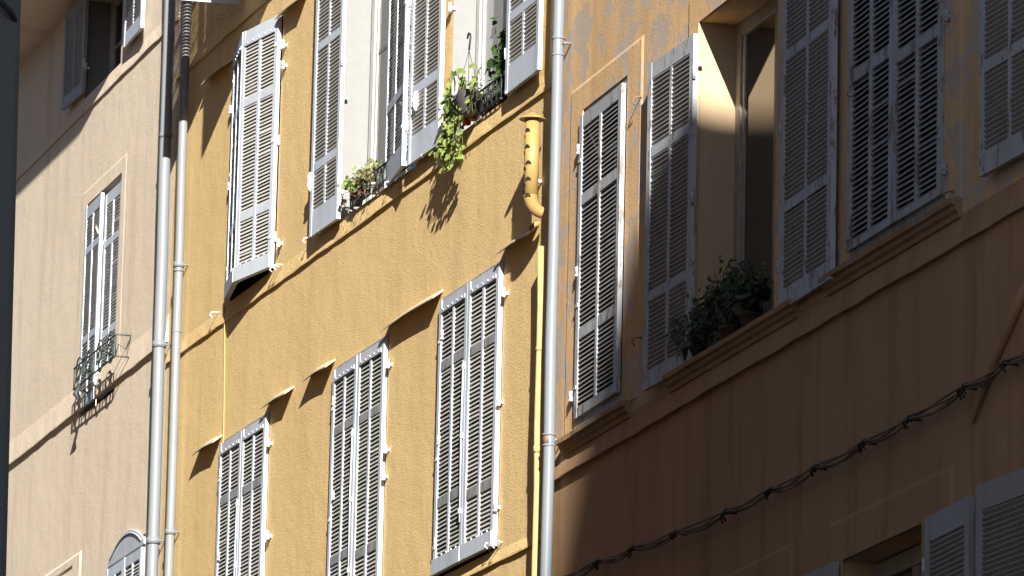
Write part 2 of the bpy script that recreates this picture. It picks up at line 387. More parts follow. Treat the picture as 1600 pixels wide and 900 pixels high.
def window(parent, u0, u1, z0, z1, y, mat='joinery', pane='glass', fw=.07, fd=.06, bars=1, open_leaf=False):
    mb = MB(); e = .003
    mb.box(u0+e,u0+fw,y,y+fd,z0+e,z1-e); mb.box(u1-fw,u1-e,y,y+fd,z0+e,z1-e)
    mb.box(u0+fw,u1-fw,y+e,y+fd-e,z1-fw,z1-e); mb.box(u0+fw,u1-fw,y+e,y+fd-e,z0+e,z0+fw)
    mb.box(u0+fw,u0+fw+.055,y+.015,y+.05,z0+fw,z1-fw); mb.box(u1-fw-.055,u1-fw,y+.015,y+.05,z0+fw,z1-fw)
    um = (u0+u1)/2; mb.box(um-.05,um+.05,y+.012,y+.052,z0+fw,z1-fw)
    for k in range(bars):
        zz = z0+(z1-z0)*(k+1)/(bars+1); mb.box(u0+fw+.055,um-.05,y+.02,y+.045,zz-.018,zz+.018); mb.box(um+.05,u1-fw-.055,y+.02,y+.045,zz-.018,zz+.018)
    w = mb.build('window', mat, parent, bevel=.004)
    p = MB(); p.box(u0+fw,u1-fw,y+.03,y+.036,z0+fw,z1-fw); p.build('pane', pane, w)
    return w
def dark_back(parent, u0, u1, z0, z1, y, name='window'):
    mb = MB(); mb.box(u0-.01,u1+.01,y,y+.03,z0-.01,z1+.01); return mb.build(name, 'shade_dark', parent)  # sheet coloured dark in place of an unlit interior
def drip(parent, u0, u1, z, d=.085, drop=.075, mat='slab'):
    mb = MB(); n = 6; th = .018; rnd = random.Random(int(abs(u0)*100))
    for i in range(n):
        a = u0+(u1-u0)*i/n; c = u0+(u1-u0)*(i+1)/n
        ja = [0,.010,.014,.016,.012,.006,-.002][i]*1.1; jc = [0,.010,.014,.016,.012,.006,-.002][i+1]*1.1
        vs = [(a,.01,z+ja),(c,.01,z+jc),(c,-d,z-drop+jc),(a,-d,z-drop+ja),(a,.01,z+ja+th),(c,.01,z+jc+th),(c,-d,z-drop+jc+th*.7),(a,-d,z-drop+ja+th*.7)]
        fs = [(0,1,2,3)[::-1],(4,5,6,7),(3,2,6,7)]
        if i==0: fs.append((0,3,7,4))
        if i==n-1: fs.append((1,2,6,5))
        mb.add(vs, fs)
    return mb.build('drip_slab', mat, parent)
# ================================================================== OCHRE BUILDING
YB = thing('ochre_building', 'ochre yellow plastered building in the middle with pale grey blue louvred shutters', 'building', world('Y',0,0), 0)
LW = [(-9.20,-7.69), (-5.64,-4.17), (-2.68,-1.16)]          # lower row
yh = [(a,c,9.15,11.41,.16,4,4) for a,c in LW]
yh += [(-9.16,-7.68,12.68,15.04,.22,4,4), (-5.665,-3.56,12.68,15.6,.215,2), (-2.63,-1.18,12.68,15.6,.19,2)]
yh += [(-9.03,-7.67,15.47,17.31,.2,2)]
wall('Y', YB, -11.31, 0.0, 0, 20.0, yh, 'yellow')
roof(YB, -11.31, 0.0, 20.0)
band(YB, -11.30, -.01, 12.515, 12.66, .019, 'yellow')
band(YB, -11.30, -.01, 15.25, 15.40, .019, 'yellow')
band(YB, -11.30, -.01, 9.035, 9.13, .019, 'yellow')
for i,(a,c) in enumerate(LW):
    dark_back(YB, a, c, 9.15, 11.41, .162)
    m = (a+c)/2; w = m-a-.006; h = 2.20
    for s_, uu in ((1,a+.004),(-1,c-.004)):
        off = .0 if s_>0 else -.03
        shutter(YB, uu, 9.17+(0 if i!=0 else .0), .004, w-.002, h, s_, random.uniform(.2,1.2), [.565+off*2,1.665+off], rail_mat='raw_wood',
                top=.10, bot=.12, board=.12, cap=1, pitch=.0345, latch=(s_>0), hinges=(.1,.42,.85) if s_>0 else ())
    hd = MB(); hd.box(a,c,-.004,.05,11.372,11.408); hd.build('head_board','raw_wood',YB)
# little drip slabs sheltering the opened leaves
for u0,u1,z in ((-10.02,-9.27,11.475),(-7.72,-6.95,11.49),(-6.42,-5.71,11.49),(-4.16,-2.72,11.48),(-1.13,-.40,11.49),
                (-10.12,-9.36,14.99),(-7.66,-6.88,15.0),(-8.0,-7.22,15.06)):
    if (u0,z)==(-8.0,15.06): continue
    drip(YB, u0, u1, z)
# V-opened pair, upper left
dark_back(YB, -9.16, -7.68, 12.68, 15.04, .222)
vw = .748; va = math.degrees(math.atan2(.125,.735))
shutter(YB, -9.14, 12.69, .01, vw, 2.30, 1, va, [.58,1.63], top=.14, bot=.12, board=.13, cap=1, rail_mat='blue_paint')
shutter(YB, -7.69, 12.69, .01, vw-.008, 2.30, -1, va, [.58,1.63], top=.14, bot=.12, board=.13, cap=1, rail_mat='blue_paint')
# tall window one: white jamb, leaf A flat open at its left, leaf B1 ajar at its right
window(YB, -5.64, -3.58, 12.68, 15.58, .21, fw=.10)
shutter(YB, -5.545, 12.665, .075, .79, 2.75, 1, 179.2, [.60,1.66], latch=True, top=.12, bot=.22, board=.0, rail_mat='blue_paint')
shutter(YB, -3.50, 12.66, .10, .88, 2.75, -1, -7.5, [.66,1.72], top=.12, bot=.2, rail_mat='blue_paint', label='shutter leaf left ajar in front of its window')
# tall window two
window(YB, -2.61, -1.20, 12.68, 15.58, .185, pane='glass_pale', fw=.09)
cur = MB()
for k in range(60):
    z = 12.76+k*.046; cur.box(-2.40-.03*((k%2)), -2.33, .30, .305, z, z+.045)
cur.box(-2.33,-1.5,.31,.314,12.76,15.5); cur.build('curtain','curtain',YB)
shutter(YB, -2.72, 12.665, .075, .79, 2.75, 1, 179.3, [.60,1.66], latch=True, top=.12, bot=.22, rail_mat='blue_paint')
shutter(YB, -1.02, 12.665, .075, .84, 2.75, -1, 179.0, [.60,1.66], top=.12, bot=.22, rail_mat='blue_paint')
# high perpendicular shutter at the very top left
shutter(YB, -9.04, 15.42, .04, .60, 1.9, 1, 95, [.50,1.2], top=.1, bot=.40, rail_mat='blue_paint', label='louvred leaf swung square to the wall, left one', hinges=(.3,.8))
shutter(YB, -7.66, 15.47, .04, .61, 1.9, -1, 96, [.50,1.2], top=.1, bot=.2, tilt=60, rail_mat='blue_paint', label='louvred leaf swung square to the wall, right one', hinges=(.3,.8))
window(YB, -9.02, -7.68, 15.47, 17.3, .10, fw=.08)
for px,py in ((443,68),(443,100),(436,378),(536,150),(536,295),(534,8),(704,10),(702,168),(1,1)):
    if px>1: pintle(YB,'Y',px,py)
for px,py in ((361,170),(359,290),(357,430),(522,625),(522,773),(607,567),(603,700),(600,742),(692,522),(687,686),(682,846),(788,455),(780,625),(775,790),(346,738),(343,868),(420,690),(419,835)):
    pintle(YB,'Y',px,py)
stay(YB, *P('Y',485,283,.09), .09); stay(YB, *P('Y',650,157,.09), .09)
for px,py in ((442,414),(436,417),(512,356),(488,372),(616,284),(674,238),(649,252),(806,140),(342,488),(785,847),(774,848),(352,23)):
    u,z = P('Y',px,py); hook(YB,u,z)
# white knob bracket next to the drainpipe
kn = MB(); u,z = P('Y',847,284); kn.tube([(u,0,z),(u,-.05,z),(u,-.075,z)], [.012,.022,.014], 8); kn.build('pipe_anchor','white_metal',YB)
# window guards
def guard(b, parent, u0, u1, z0, z1, d, mat='dark_iron', ornate=False):
    mb = MB(); bar = .009
    mb.tube([(u0,.0,z1),(u0,-d,z1),(u1,-d,z1),(u1,.0,z1)], bar, 6, smooth=False)
    mb.tube([(u0,.0,z0),(u0,-d,z0),(u1,-d,z0),(u1,.0,z0)], bar, 6, smooth=False)
    n = 9 if not ornate else 4
    for i in range(n+1):
        u = u0+(u1-u0)*i/n; mb.tube([(u,-d,z0),(u,-d,z1)], .006, 5)
    if ornate:
        for i in range(n):
            c = u0+(u1-u0)*(i+.5)/n; r = (u1-u0)/n*.34; zm = (z0+z1)/2
            for sgn in (1,-1):
                pts = []
                for k in range(19):
                    t = k/18*2.3*math.pi; q = r*(1-.62*k/18)
                    pts.append((c+sgn*(q*math.cos(t)-r*.1), -d, zm+sgn*(z1-z0)*.22+q*math.sin(t)*1.0))
                mb.tube(pts, .008, 5)
        for sd in (u0,u1):
            mb.tube([(sd,0,z1),(sd,-.04,z1-.14),(sd,-.12,z0+.12),(sd,-d,z0)], .006, 5)
        # belly leaf
        mb.tube([(u0+.3,-d,z0),(u0+.28,-d-.04,z0-.1),(u0+.33,-d-.02,z0-.17)], [.02,.03,.008], 6)
    else:
        for i in range(n*2):
            c = u0+(u1-u0)*(i+.5)/(n*2); r = (u1-u0)/(n*2)*.48; zm = (z0+z1)/2
            mb.tube([(c+r*math.cos(a/8*2*math.pi),-d,zm+r*1.5*math.sin(a/8*2*math.pi)) for a in range(9)], .005, 4)
    return mb.build('window_guard', mat, parent)
guard('Y', YB, -5.30, -3.62, 12.70, 12.87, .03); guard('Y', YB, -2.28, -1.25, 12.70, 12.88, .03)
# ================================================================== BEIGE BUILDING
BB = thing('beige_building', 'pinkish beige plastered building at the left under a deep coved eave', 'building', world('B',0,0), FR['B'][1])
bw = (-3.64,-2.16,12.66,14.85); bu = (-3.96,-2.42,16.02,17.05)
bh = [(*bw,.2), (*bu,.24,2), (-2.05,-.62,9.4,11.02,.12), (-5.2,-3.62,9.2,11.02,.14)]
wall('B', BB, -11.0, 0.0, 0, 17.14, bh, 'beige')
roof(BB, -11.0, 0.0, 17.75, .9)
cv = MB(); pr = [(0.0,17.14)]+[(-.98*math.sin(a*math.pi/16)**1.0, 17.14+.56*(1-math.cos(a*math.pi/16))) for a in range(1,9)]+[(-.98,17.80),(9.0,17.80),(9.0,17.14)]
cv.prism(pr, -11.0, 0.0); cv.build('coved_eave','beige',BB)
band(BB, -10.9, -.01, 12.735, 13.0, .030, 'beige'); band(BB, -10.9, -.01, 15.86, 16.01, .018, 'beige')
surround(BB, -3.92, -1.97, 12.87, 15.02, bw[0], bw[1], 12.87, bw[3], .004, 'beige')
dark_back(BB, bw[0],bw[1],bw[2],bw[3],.202)
shutter(BB, bw[0]+.01, 12.72, -.015, .75, 2.08, 1, 1.5, [.7,1.62], frame='blue_paint', top=.12, bot=.1, hinges=())
shutter(BB, bw[1]-.01, 12.72, -.04, .72, 2.06, -1, 0, [.62,1.54], frame='blue_paint', top=.12, bot=.1, hinges=())
gq = [P('B',x,y,.15) for x,y in ((116,576),(116,608),(181,529))]
guard('B', BB, gq[0][0], gq[2][0], gq[1][1], gq[0][1], .15, ornate=True)
# upper window with flat open leaves
window(BB, bu[0]+.01,bu[1],bu[2],bu[3],.23, fw=.07)
shutter(BB, -3.86, 16.06, .055, .80, 1.02, 1, 178, [], frame='low_paint', slat='old_slat', top=.08, bot=.12, hinges=(.3,))
shutter(BB, -2.08, 16.08, .06, .84, 1.0, -1, 178, [], frame='blue_paint', slat='old_slat', top=.08, bot=.14, hinges=(.3,))
pintle(BB,'B',101,88); pintle(BB,'B',134,104)
# arched shutters low down
dark_back(BB, -2.05,-.62,9.4,11.02,.122); dark_back(BB,-5.2,-3.62,9.2,11.02,.142)
def arched(u0, u1, z0, zs, rise, y):
    "arched head board over a pair of leaves"
    mb = MB(); n = 14; vs = []
    for i in range(n+1):
        u = u0+(u1-u0)*i/n; q = 2*i/n-1; z = zs+rise*(1-q*q)
        vs += [(u,y,zs-.03),(u,y,z),(u,y+.04,z),(u,y+.04,zs-.03)]
    fs = []
    for i in range(n):
        for k in range(4): fs.append((i*4+k,(i+1)*4+k,(i+1)*4+(k+1)%4,i*4+(k+1)%4))
    fs += [(0,1,2,3),(n*4+3,n*4+2,n*4+1,n*4)]
    mb.add(vs, fs); mb.tube([(u0+.1+(u1-u0-.2)*i/n,y-.006,zs+.02+(rise-.05)*(1-(2*i/n-1)**2)) for i in range(n+1)], .007, 5)
    mb.build('arched_head','blue_paint',BB)
arched(-2.06,-.60,9.4,10.94,.20,-.02); arched(-5.2,-3.62,9.2,10.98,.18,-.02)
for u0,u1,z0 in ((-2.05,-.62,9.4),(-5.2,-3.62,9.2)):
    w = (u1-u0)/2-.008
    shutter(BB,u0+.005,z0,.0,w,10.88-z0,1,.3,[.8],top=.1,bot=.12,rail_mat='raw_wood',hinges=()); shutter(BB,u1-.005,z0,.0,w,10.88-z0,-1,.3,[.8],top=.1,bot=.12,rail_mat='raw_wood',hinges=())
surround(BB, -5.5, -3.28, 9.0, 11.28, -5.2,-3.62, 9.0, 11.18, .014, 'beige')
# ================================================================== ORANGE BUILDING
RB = thing('orange_building', 'orange brown building with flaking plaster at the right, mostly in shade', 'building', world('R',0,0), FR['R'][1])
rA = (.74,1.83,9.66,12.14); rO = (3.47,5.16,9.70,12.12); rD = (6.64,8.33,9.72,12.3); rL = (6.56,7.99,5.4,7.83)
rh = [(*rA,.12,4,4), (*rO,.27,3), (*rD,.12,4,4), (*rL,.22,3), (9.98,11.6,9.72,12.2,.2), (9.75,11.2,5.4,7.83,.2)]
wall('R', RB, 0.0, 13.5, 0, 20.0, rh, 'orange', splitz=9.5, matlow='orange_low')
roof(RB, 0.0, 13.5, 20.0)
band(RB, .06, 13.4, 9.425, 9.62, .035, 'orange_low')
def sill(u0, u1, z, d=.075, h=.09):
    mb = MB(); n = 10; rnd = random.Random(int(u0*100)); prev = None
    for i in range(n+1):
        u = u0+(u1-u0)*i/n; j = rnd.uniform(-.008,.008)
        ring = [(u,.0,z),(u,-d+j,z-.005+j*.5),(u,-d+j,z-h*.45),(u,-d*.68,z-h*.55),(u,-d*.62,z-h*.85),(u,-d*.35,z-h),(u,-d*.3,z-h*1.35),(u,.0,z-h*1.4)]
        o = len(mb.v); mb.v += ring; k8 = len(ring)
        if prev is not None:
            for k in range(k8-1): mb.f.append((prev+k,prev+k+1,o+k+1,o+k)); mb.m.append(0); mb.sm.append(False)
            mb.f.append
        if i in (0,n): mb.f.append(tuple(range(o,o+k8))); mb.m.append(0); mb.sm.append(False)
        prev = o
    return mb.build('window_sill','sill',RB)
sill(.44,2.06,9.70); sill(2.98,5.66,9.70); sill(6.24,8.62,9.72)
for a,c,zb,zt,iu0,iu1,izt in ((.41,2.19,9.70,12.36,rA[0],rA[1],rA[3]),(6.36,8.62,9.72,12.6,rD[0],rD[1],rD[3])):
    surround(RB,a,c,zb,zt,iu0,iu1,zb,izt,.010,'orange')
surround(RB,3.22,5.42,9.70,12.36,rO[0],rO[1],9.70,rO[3],.010,'orange')
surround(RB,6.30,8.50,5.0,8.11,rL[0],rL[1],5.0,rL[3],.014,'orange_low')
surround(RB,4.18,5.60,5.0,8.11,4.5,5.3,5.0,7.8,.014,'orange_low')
dark_back(RB,rA[0],rA[1],rA[2],rA[3],.122); dark_back(RB,rD[0],rD[1],rD[2],rD[3],.122)
old = dict(frame='old_paint', slat='old_slat', rail_mat='old_paint')
shutter(RB, rA[0]+.01, 9.80, .0, 1.07, 2.28, 1, .8, [.62,1.63], top=.10, bot=.07, stile=.07, mid=.05, hinges=(.1,.37,.85), pitch=.034, **old)
fb = MB(); fb.box(rA[0]+.01,rA[1]-.01,-.012,.04,9.70,9.80); fb.build('shutter_board','raw_wood',RB)
fb = MB(); fb.box(rA[0]+.01,rA[1]-.01,.0,.04,12.08,12.135); fb.build('head_board','raw_wood',RB)
shutter(RB, 3.52, 9.66, .062, .93, 2.36, 1, 178, [.66,1.70], top=.12, bot=.13, stile=.075, **old)
shutter(RB, 5.40, 9.66, .062, 1.06, 2.46, -1, 179, [.68,1.71], top=.12, bot=.13, stile=.08, **old)
window(RB, 3.475,5.155,9.70,12.12,.265, mat='tan_joinery', fw=.10, bars=0)
dw = (rD[1]-rD[0])/2-.008
shutter(RB, rD[0]+.005, 9.80, .0, dw, 2.46, 1, .5, [1.13,1.95], top=.10, bot=.05, hinges=(.06,.42), pitch=.037, latch=False, **old)
shutter(RB, rD[1]-.005, 9.80, .0, dw, 2.46, -1, .5, [1.05,1.95], top=.10, bot=.05, hinges=(.15,.5), pitch=.037, **old)
fb = MB(); fb.box(rD[0]+.01,rD[1]-.01,-.01,.04,9.725,9.80); fb.build('shutter_board','raw_wood',RB)
shutter(RB, 10.02, 9.72, .065, .88, 2.4, 1, 178, [.66,1.6], top=.12, bot=.14, **old)
window(RB, 9.985,11.59,9.72,12.2,.19)
# lower right windows
low = dict(frame='low_paint', slat='old_slat', rail_mat='low_paint', cols=1, top=.16, bot=.12, stile=.08)
window(RB, rL[0]+.005,rL[1]-.005,5.42,7.82,.2, mat='tan_joinery', fw=.12)
shutter(RB, rL[0]-.02, 5.42, .062, .56, 2.40, 1, 179, [1.1], **low)
shutter(RB, 8.17, 5.42, .062, .80, 2.41, -1, 178.6, [1.1], **low)
shutter(RB, 9.97, 5.42, .062, .80, 2.43, 1, 176, [1.1], **low)
window(RB, 9.76,11.19,5.42,7.82,.19)
for px,py in ((905,232),(903,423),(893,618),(1089,98),(1081,322),(1077,510)): pintle(RB,'R',px,py,'white_metal' if px<1000 else 'old_paint')
for px,py in ((1331,140),(1327,365),(1480,22),(1476,262),(1537,147)): pintle(RB,'R',px,py,'old_paint')
for px,py in ((1004,152),(1003,528),(1493,300)):
    u,z = P('R',px,py); hook(RB,u,z,.06,'rust',.06)
# ragged plaster nib along the joint with the ochre building
nb = MB(); rnd = random.Random(3); prev = None
for i in range(60):
    z = 9.62+i*.16; w = .11+rnd.uniform(-.012,.016); o = len(nb.v)
    nb.v += [(.012,-.004,z),(.014,-.03,z),(w,-.032+rnd.uniform(-.004,.004),z),(w+.01,.0,z)]
    if prev is not None:
        for k in range(3): nb.f.append((prev+k,prev+k+1,o+k+1,o+k)); nb.m.append(0); nb.sm.append(False)
    prev = o
nb.f += [(0,1,2,3),(prev,prev+1,prev+2,prev+3)]; nb.m += [0,0]; nb.sm += [False,False]
nb.build('corner_strip','orange',RB)
# slanting wall pipe, painted over
pp = [P('R',1602,446,.03),P('R',1574,512,.03),P('R',1546,575,.03),P('R',1518,662,.03)]
db = MB(); db.tube([(u,-.022,z) for u,z in pp], [.032,.030,.026,.008], 10)
db.build('slanting_wall_pipe','orange_low',RB)
# ================================================================== GREY CORNER AT FAR LEFT, UNSEEN LIGHT BLOCKERS
def rayat(px, py, dist):
    D = cR*(px-800)+cU*(450-py)+cf*F; h = math.hypot(D.x, D.y); return CAM + D*(dist/h)
q = rayat(20, 450, 26.0)
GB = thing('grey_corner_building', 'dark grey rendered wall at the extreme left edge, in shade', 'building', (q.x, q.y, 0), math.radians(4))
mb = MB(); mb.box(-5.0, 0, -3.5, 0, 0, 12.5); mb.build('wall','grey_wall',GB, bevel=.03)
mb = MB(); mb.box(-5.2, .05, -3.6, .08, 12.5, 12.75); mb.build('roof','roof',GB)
cb = MB(); a = rayat(-10,-14,25.93)-Vector((q.x,q.y,0)); b_ = rayat(22,22,25.95)-Vector((q.x,q.y,0)); cc = rayat(26,33,26.0)-Vector((q.x,q.y,0)); dd = rayat(25,44,26.08)-Vector((q.x,q.y,0))
rot = Matrix.Rotation(-math.radians(4),3,'Z')
cb.tube([rot@a, rot@((a+b_)/2), rot@b_, rot@cc, rot@dd], .014, 7); cb.build('cable','tie',GB)
GB.rotation_euler = (.017, 0, math.radians(4)); GB.location.y += 7.9*.017      # the old wall leans back a little
def plainhouse(name, label, x0, x1, y0, y1, h):
    t = thing(name, label, 'building', ((x0+x1)/2, y1, 0)); w = (x1-x0)/2; dp = y1-y0
    mb = MB(); mb.box(-w, w, -dp, 0, 0, h); mb.build('wall','town',t)
    mb = MB(); mb.prism([(.25,h),(.25,h+.12),(-dp/2,h+1.4),(-dp-.25,h+.12),(-dp-.25,h)], -w-.2, w+.2); mb.build('roof','roof',t)
    nwin = int((x1-x0)/3)
    for fl in range(int(h/3.1)):
        for k in range(nwin):
            u = -w+(k+.5)*(x1-x0)/nwin; wb = MB(); z = 1.0+fl*3.1
            wb.box(u-.5,u+.5,-.02,.03,z,z+1.5); wb.box(u-.04,u+.04,.03,.05,z,z+1.5); wb.build('window','joinery',t)
    return t
plainhouse('sky_blocker_house', 'brown plastered house across the street, added out of view to block sky light', -66, -31.6, -20, -8.2, 20.0)  # added unseen house, keeps sky light off the lower orange wall
plainhouse('shade_blocker_house', 'tall brown house behind the camera, added out of view to shade the grey wall', 1.6, 8.5, -19, -9.9, 22.0)  # added unseen house, tall enough to shade the grey corner
# thin unseen gable, its outline shaped to cast the big shadow on the orange building
prof = [(9.5,14.1),(4.7,12.02),(3.5,11.50),(2.9,11.24),(2.2,10.98),(1.75,10.66),(.62,9.42),(.22,8.70)]
sil = []
for u,z in prof:
    w_ = world('R',u,z); k = (w_.y+9.2)/SUNDIR.y; sil.append(w_-SUNDIR*k)
TG = thing('shadow_gable', 'thin gable outline of a house across the street, unseen, shaped to cast the big shadow', 'building', (sil[0].x, -9.0, 0))
pts = [(p.x-sil[0].x, p.z) for p in sil]
low_x = pts[-1][0]
poly = [(26, pts[0][1]+1.5)] + pts + [(low_x-1.5, pts[-1][1]-2.2), (low_x-1.5, 0), (26, 0)]
n = len(poly); mb = MB(); vs = [(x,-.2,z) for x,z in poly]+[(x,0,z) for x,z in poly]
mb.add(vs, [(i,(i+1)%n,n+(i+1)%n,n+i) for i in range(n)]+[tuple(range(n)), tuple(range(n,2*n))[::-1]])
mb.build('wall','town',TG)
# ================================================================== PIPES
def pipe(name, label, cat, b, top, bot, d, r, mat, cuts=(), clampmat='zinc', cr=1.22, sleeve=None, zt=19.0, zb=.3, group='pipes down the facades'):
    (ut,z1),(ub,z2) = P(b,*top,d), P(b,*bot,d); sl_ = (ut-ub)/(z1-z2)
    ub0 = ub+(zb-z2)*sl_
    t = bthing(b, name, label, cat, ub0, zb, d, group)
    X = lambda z: (z-zb)*sl_
    mb = MB(); zz = zb
    k = 24; mb.tube([(X(zb+(zt-zb)*i/k)+.004*math.sin(i*1.7),0.003*math.sin(i*2.3),(zt-zb)*i/k) for i in range(k+1)], r, 20)
    mb.build('pipe', mat, t)
    for px,py,h,kind in cuts:
        z = P(b,px,py,d)[1]-zb; x = X(z+zb); c = MB()
        if kind == 'clamp':
            c.tube([(x,0,z-h/2),(x,0,z+h/2)], r*cr, 20); c.tube([(x+r*.6,.0,z),(x+r*.8,d,z)], .009, 6)
            c.box(x-r*cr-.02,x-r*cr+.004,-.012,.012,z-h/2,z+h/2)
            c.build('clamp', clampmat, t)
        elif kind == 'collar':
            c.tube([(x,0,z-h/2),(x,0,z+h/2-.01),(x,0,z+h/2)], [r*1.12,r*1.16,r*1.02], 20); c.build('collar', mat, t)
        elif kind == 'rust':
            c.tube([(x,0,z-h/2),(x,0,z+h/2)], r*1.06, 20); c.build('clamp','rust', t)
            c2 = MB(); c2.tube([(x,0,z+h/2),(x,0,z+h/2+.015)], r*1.2, 20); c2.tube([(x+r*.5,.0,z),(x+r*.5,d,z)], .01, 6); c2.build('collar', mat, t)
    return t
pipe('drainpipe','thick grey blue drainpipe on the beige wall, leftmost of the pipes','drainpipe','B',(259,210),(238,898),.10,.054,'zinc',
     ((259,212,.05,'collar'),(251,537,.06,'clamp'),(240,845,.06,'clamp')))
pipe('drainpipe','slimmer pale drainpipe right beside the thick one at the beige and ochre joint','drainpipe','Y',(287,174),(264,898),.08,.041,'zinc_light',
     ((286,176,.03,'collar'),(278,415,.05,'clamp'),(276,425,.03,'collar'),(274,520,.02,'collar'),(265,832,.05,'clamp')), clampmat='zinc_light')
pipe('drainpipe','grey blue drainpipe with rusty clamps between the ochre and orange buildings','drainpipe','Y',(873.5,20),(853,898),.105,.043,'zinc',
     ((874,66,.05,'rust'),(872,86,.02,'collar'),(857,688,.06,'rust'),(856,697,.02,'collar')))
pipe('gas_pipe','thin ochre painted pipe running down beside the grey blue drainpipe','gas pipe','Y',(845,420),(835.5,898),.09,.024,'yellow_pipe',
     ((843,545,.03,'collar'),(840,702,.05,'clamp')), clampmat='yellow_pipe', zt=11.25)
# flue
u,z = P('Y',832,188,.17)
FL = bthing('Y','vent_flue','ochre flue pipe with conical cap and crescent holes beside the drainpipe','flue',u,0,.17)
zt_ = z; zb_ = P('Y',829,306,.17)[1]; r = .056
mb = MB(); mb.tube([(0,0,zb_),(0,0,zt_-.01)], r, 24); mb.build('pipe','flue',FL)
eb = MB(); pts=[]; rr=[]
for i in range(29):
    a = i/28*math.radians(80); R_ = .11; k = 1.0+(.045 if i%2 else -.02)
    pts.append((.0+.1*R_*(1-math.cos(a)), R_*(1-math.cos(a)), zb_-R_*math.sin(a)*1.15)); rr.append(r*k*1.02*(1-.25*i/28))
eb.tube(pts, rr, 20, smooth=False); eb.build('elbow','flue',FL)
cp = MB(); cp.tube([(0,0,zt_+.005),(0,0,zt_+.012),(0,0,zt_+.065)], [.10,.10,.004], 20, smooth=False); cp.build('cap','flue',FL)
gp = MB()
for i in range(3):
    a = i*2.1; gp.box(r*.9*math.cos(a)-.005,r*.9*math.cos(a)+.005,r*.9*math.sin(a)-.005,r*.9*math.sin(a)+.005,zt_-.03,zt_+.01)
gp.build('cap_bracket','flue',FL)
hb = MB()
for i in range(14):
    an = -math.pi/2 + (-.95,.55,-.2)[i%3] + (.25 if i>6 else 0); zz = zt_-.06-i*.042
    cx = []; 
    for k in range(9):
        t_ = math.pi*k/8; cx.append((an+math.cos(t_)*.45, zz+math.sin(t_)*.032))
    for k in range(9):
        t_ = math.pi*(8-k)/8; cx.append((an+math.cos(t_)*.45, zz+math.sin(t_)*.004-.002))
    hb.add([((r+.0025)*math.cos(a_), (r+.0025)*math.sin(a_), z_) for a_,z_ in cx], [(k,k+1,16-k,17-k) for k in range(8)])
hb.build('crescent_holes','black',FL)  # dark patches on the pipe surface stand for the unlit holes
rg = MB(); rg.tube([(-r-.02+.016*math.cos(a/10*2*math.pi),-.01,zb_+.05+.02*math.sin(a/10*2*math.pi)) for a in range(11)], .004, 5); rg.build('ring','flue',FL)
el = MB(); u2,z2 = P('Y',834,352,.04); el.tube([(u2-u,.10,z2-.04),(u2-u,.13,z2+.0),(u2-u,.17,z2+.02)], [.016,.02,.02], 8); el.build('end_plug','flue',FL)
# thin wire down the ochre wall
pts = [P('Y',351,478,.01),P('Y',350.5,560,.01),P('Y',350,640,.01),P('Y',347,760,.01),P('Y',343,898,.01)]
wr = thing('wall_wire','thin ochre painted wire running down past the lower left shutters','wire',world('Y',pts[0][0],pts[-1][1],.01))
mb = MB(); mb.tube([(u-pts[0][0],0,z-pts[-1][1]) for u,z in pts], .006, 6); mb.build('wire','wire',wr)
# cable bundle
kn_ = [(868,908),(935,877),(990,856),(1057,832),(1135,799),(1205,765),(1275,730),(1352,690),(1422,653),(1508,604),(1572,566),(1640,528)]
kp = [P('R',x,y,.075) for x,y in kn_]
CB = bthing('R','cable_bundle','bundle of twisted black cables clipped along the shaded orange wall','cable',kp[0][0],kp[0][1],.0)
bx, bz = kp[0]
for s_ in range(4):
    pts = []
    for i in range(len(kp)-1):
        for k in range(10):
            t = k/10; u = kp[i][0]+(kp[i+1][0]-kp[i][0])*t; z = kp[i][1]+(kp[i+1][1]-kp[i][1])*t - .022*math.sin(math.pi*t)*(1+.5*s_/3)
            a = (i+t)*2.4+s_*1.6; q_ = .012+.012*math.sin(math.pi*t)
            pts.append((u-bx, -.075+q_*math.cos(a), z-bz+q_*math.sin(a)))
    mb = MB(); mb.tube(pts, (.0075,.007,.0085,.005)[s_], 7); mb.build('cable','cable',CB)
rnd = random.Random(5)
for i,(u,z) in enumerate(kp[1:-1]):
    mb = MB(); u-=bx; z-=bz
    mb.tube([(u-.018,-.075,z),(u+.018,-.075,z)], .021, 8)
    mb.tube([(u,0,z-.01),(u,-.07,z-.01)], .008, 5)
    for k in range(5):
        a = rnd.uniform(-2.6,-.3); l = rnd.uniform(.04,.085)
        mb.tube([(u,-.08,z),(u+math.cos(a)*l*.6,-.11,z+math.sin(a)*l*.5),(u+math.cos(a)*l,-.09,z+math.sin(a)*l)], .006, 5)
    mb.build('tie','tie',CB)
# ================================================================== PLANTS
def strand(mb, sm, p0, dx, dy, L, size, mi, rnd, dens=.03, lobed=True, wob=.03):
    p = Vector(p0); pts = [p.copy()]; n = max(3,int(L/dens))
    for i in range(n):
        p = p + Vector((dx/n+rnd.uniform(-wob,wob)*.4, dy/n+rnd.uniform(-wob,wob)*.3, -L/n)); pts.append(p.copy())
        if rnd.random()<.85:
            mb.leaf(p+Vector((rnd.uniform(-1,1)*.03,rnd.uniform(-1,.5)*.03,rnd.uniform(-.01,.01))), size*rnd.uniform(.55,1.15),
                    (rnd.uniform(-.3,1.0), -1+rnd.uniform(-.4,.4), rnd.uniform(-.1,1.0)), rnd.uniform(0,6.28), mi, lobed)
    sm.tube(pts, .003, 4)
rnd = random.Random(11)
hu, hz = P('Y',733,75,.10)
HP = bthing('Y','hanging_planter','trailing green ivy in a pot hung by a wire hook before the white jamb','hanging plant',hu,hz,.10)
mb = MB(); mb.tube([(-.045,0,.085),(-.04,0,.11),(-.015,0,.125),(.02,0,.11),(.03,0,.07),(.01,0,.03),(.0,0,-.02)], .008, 7)
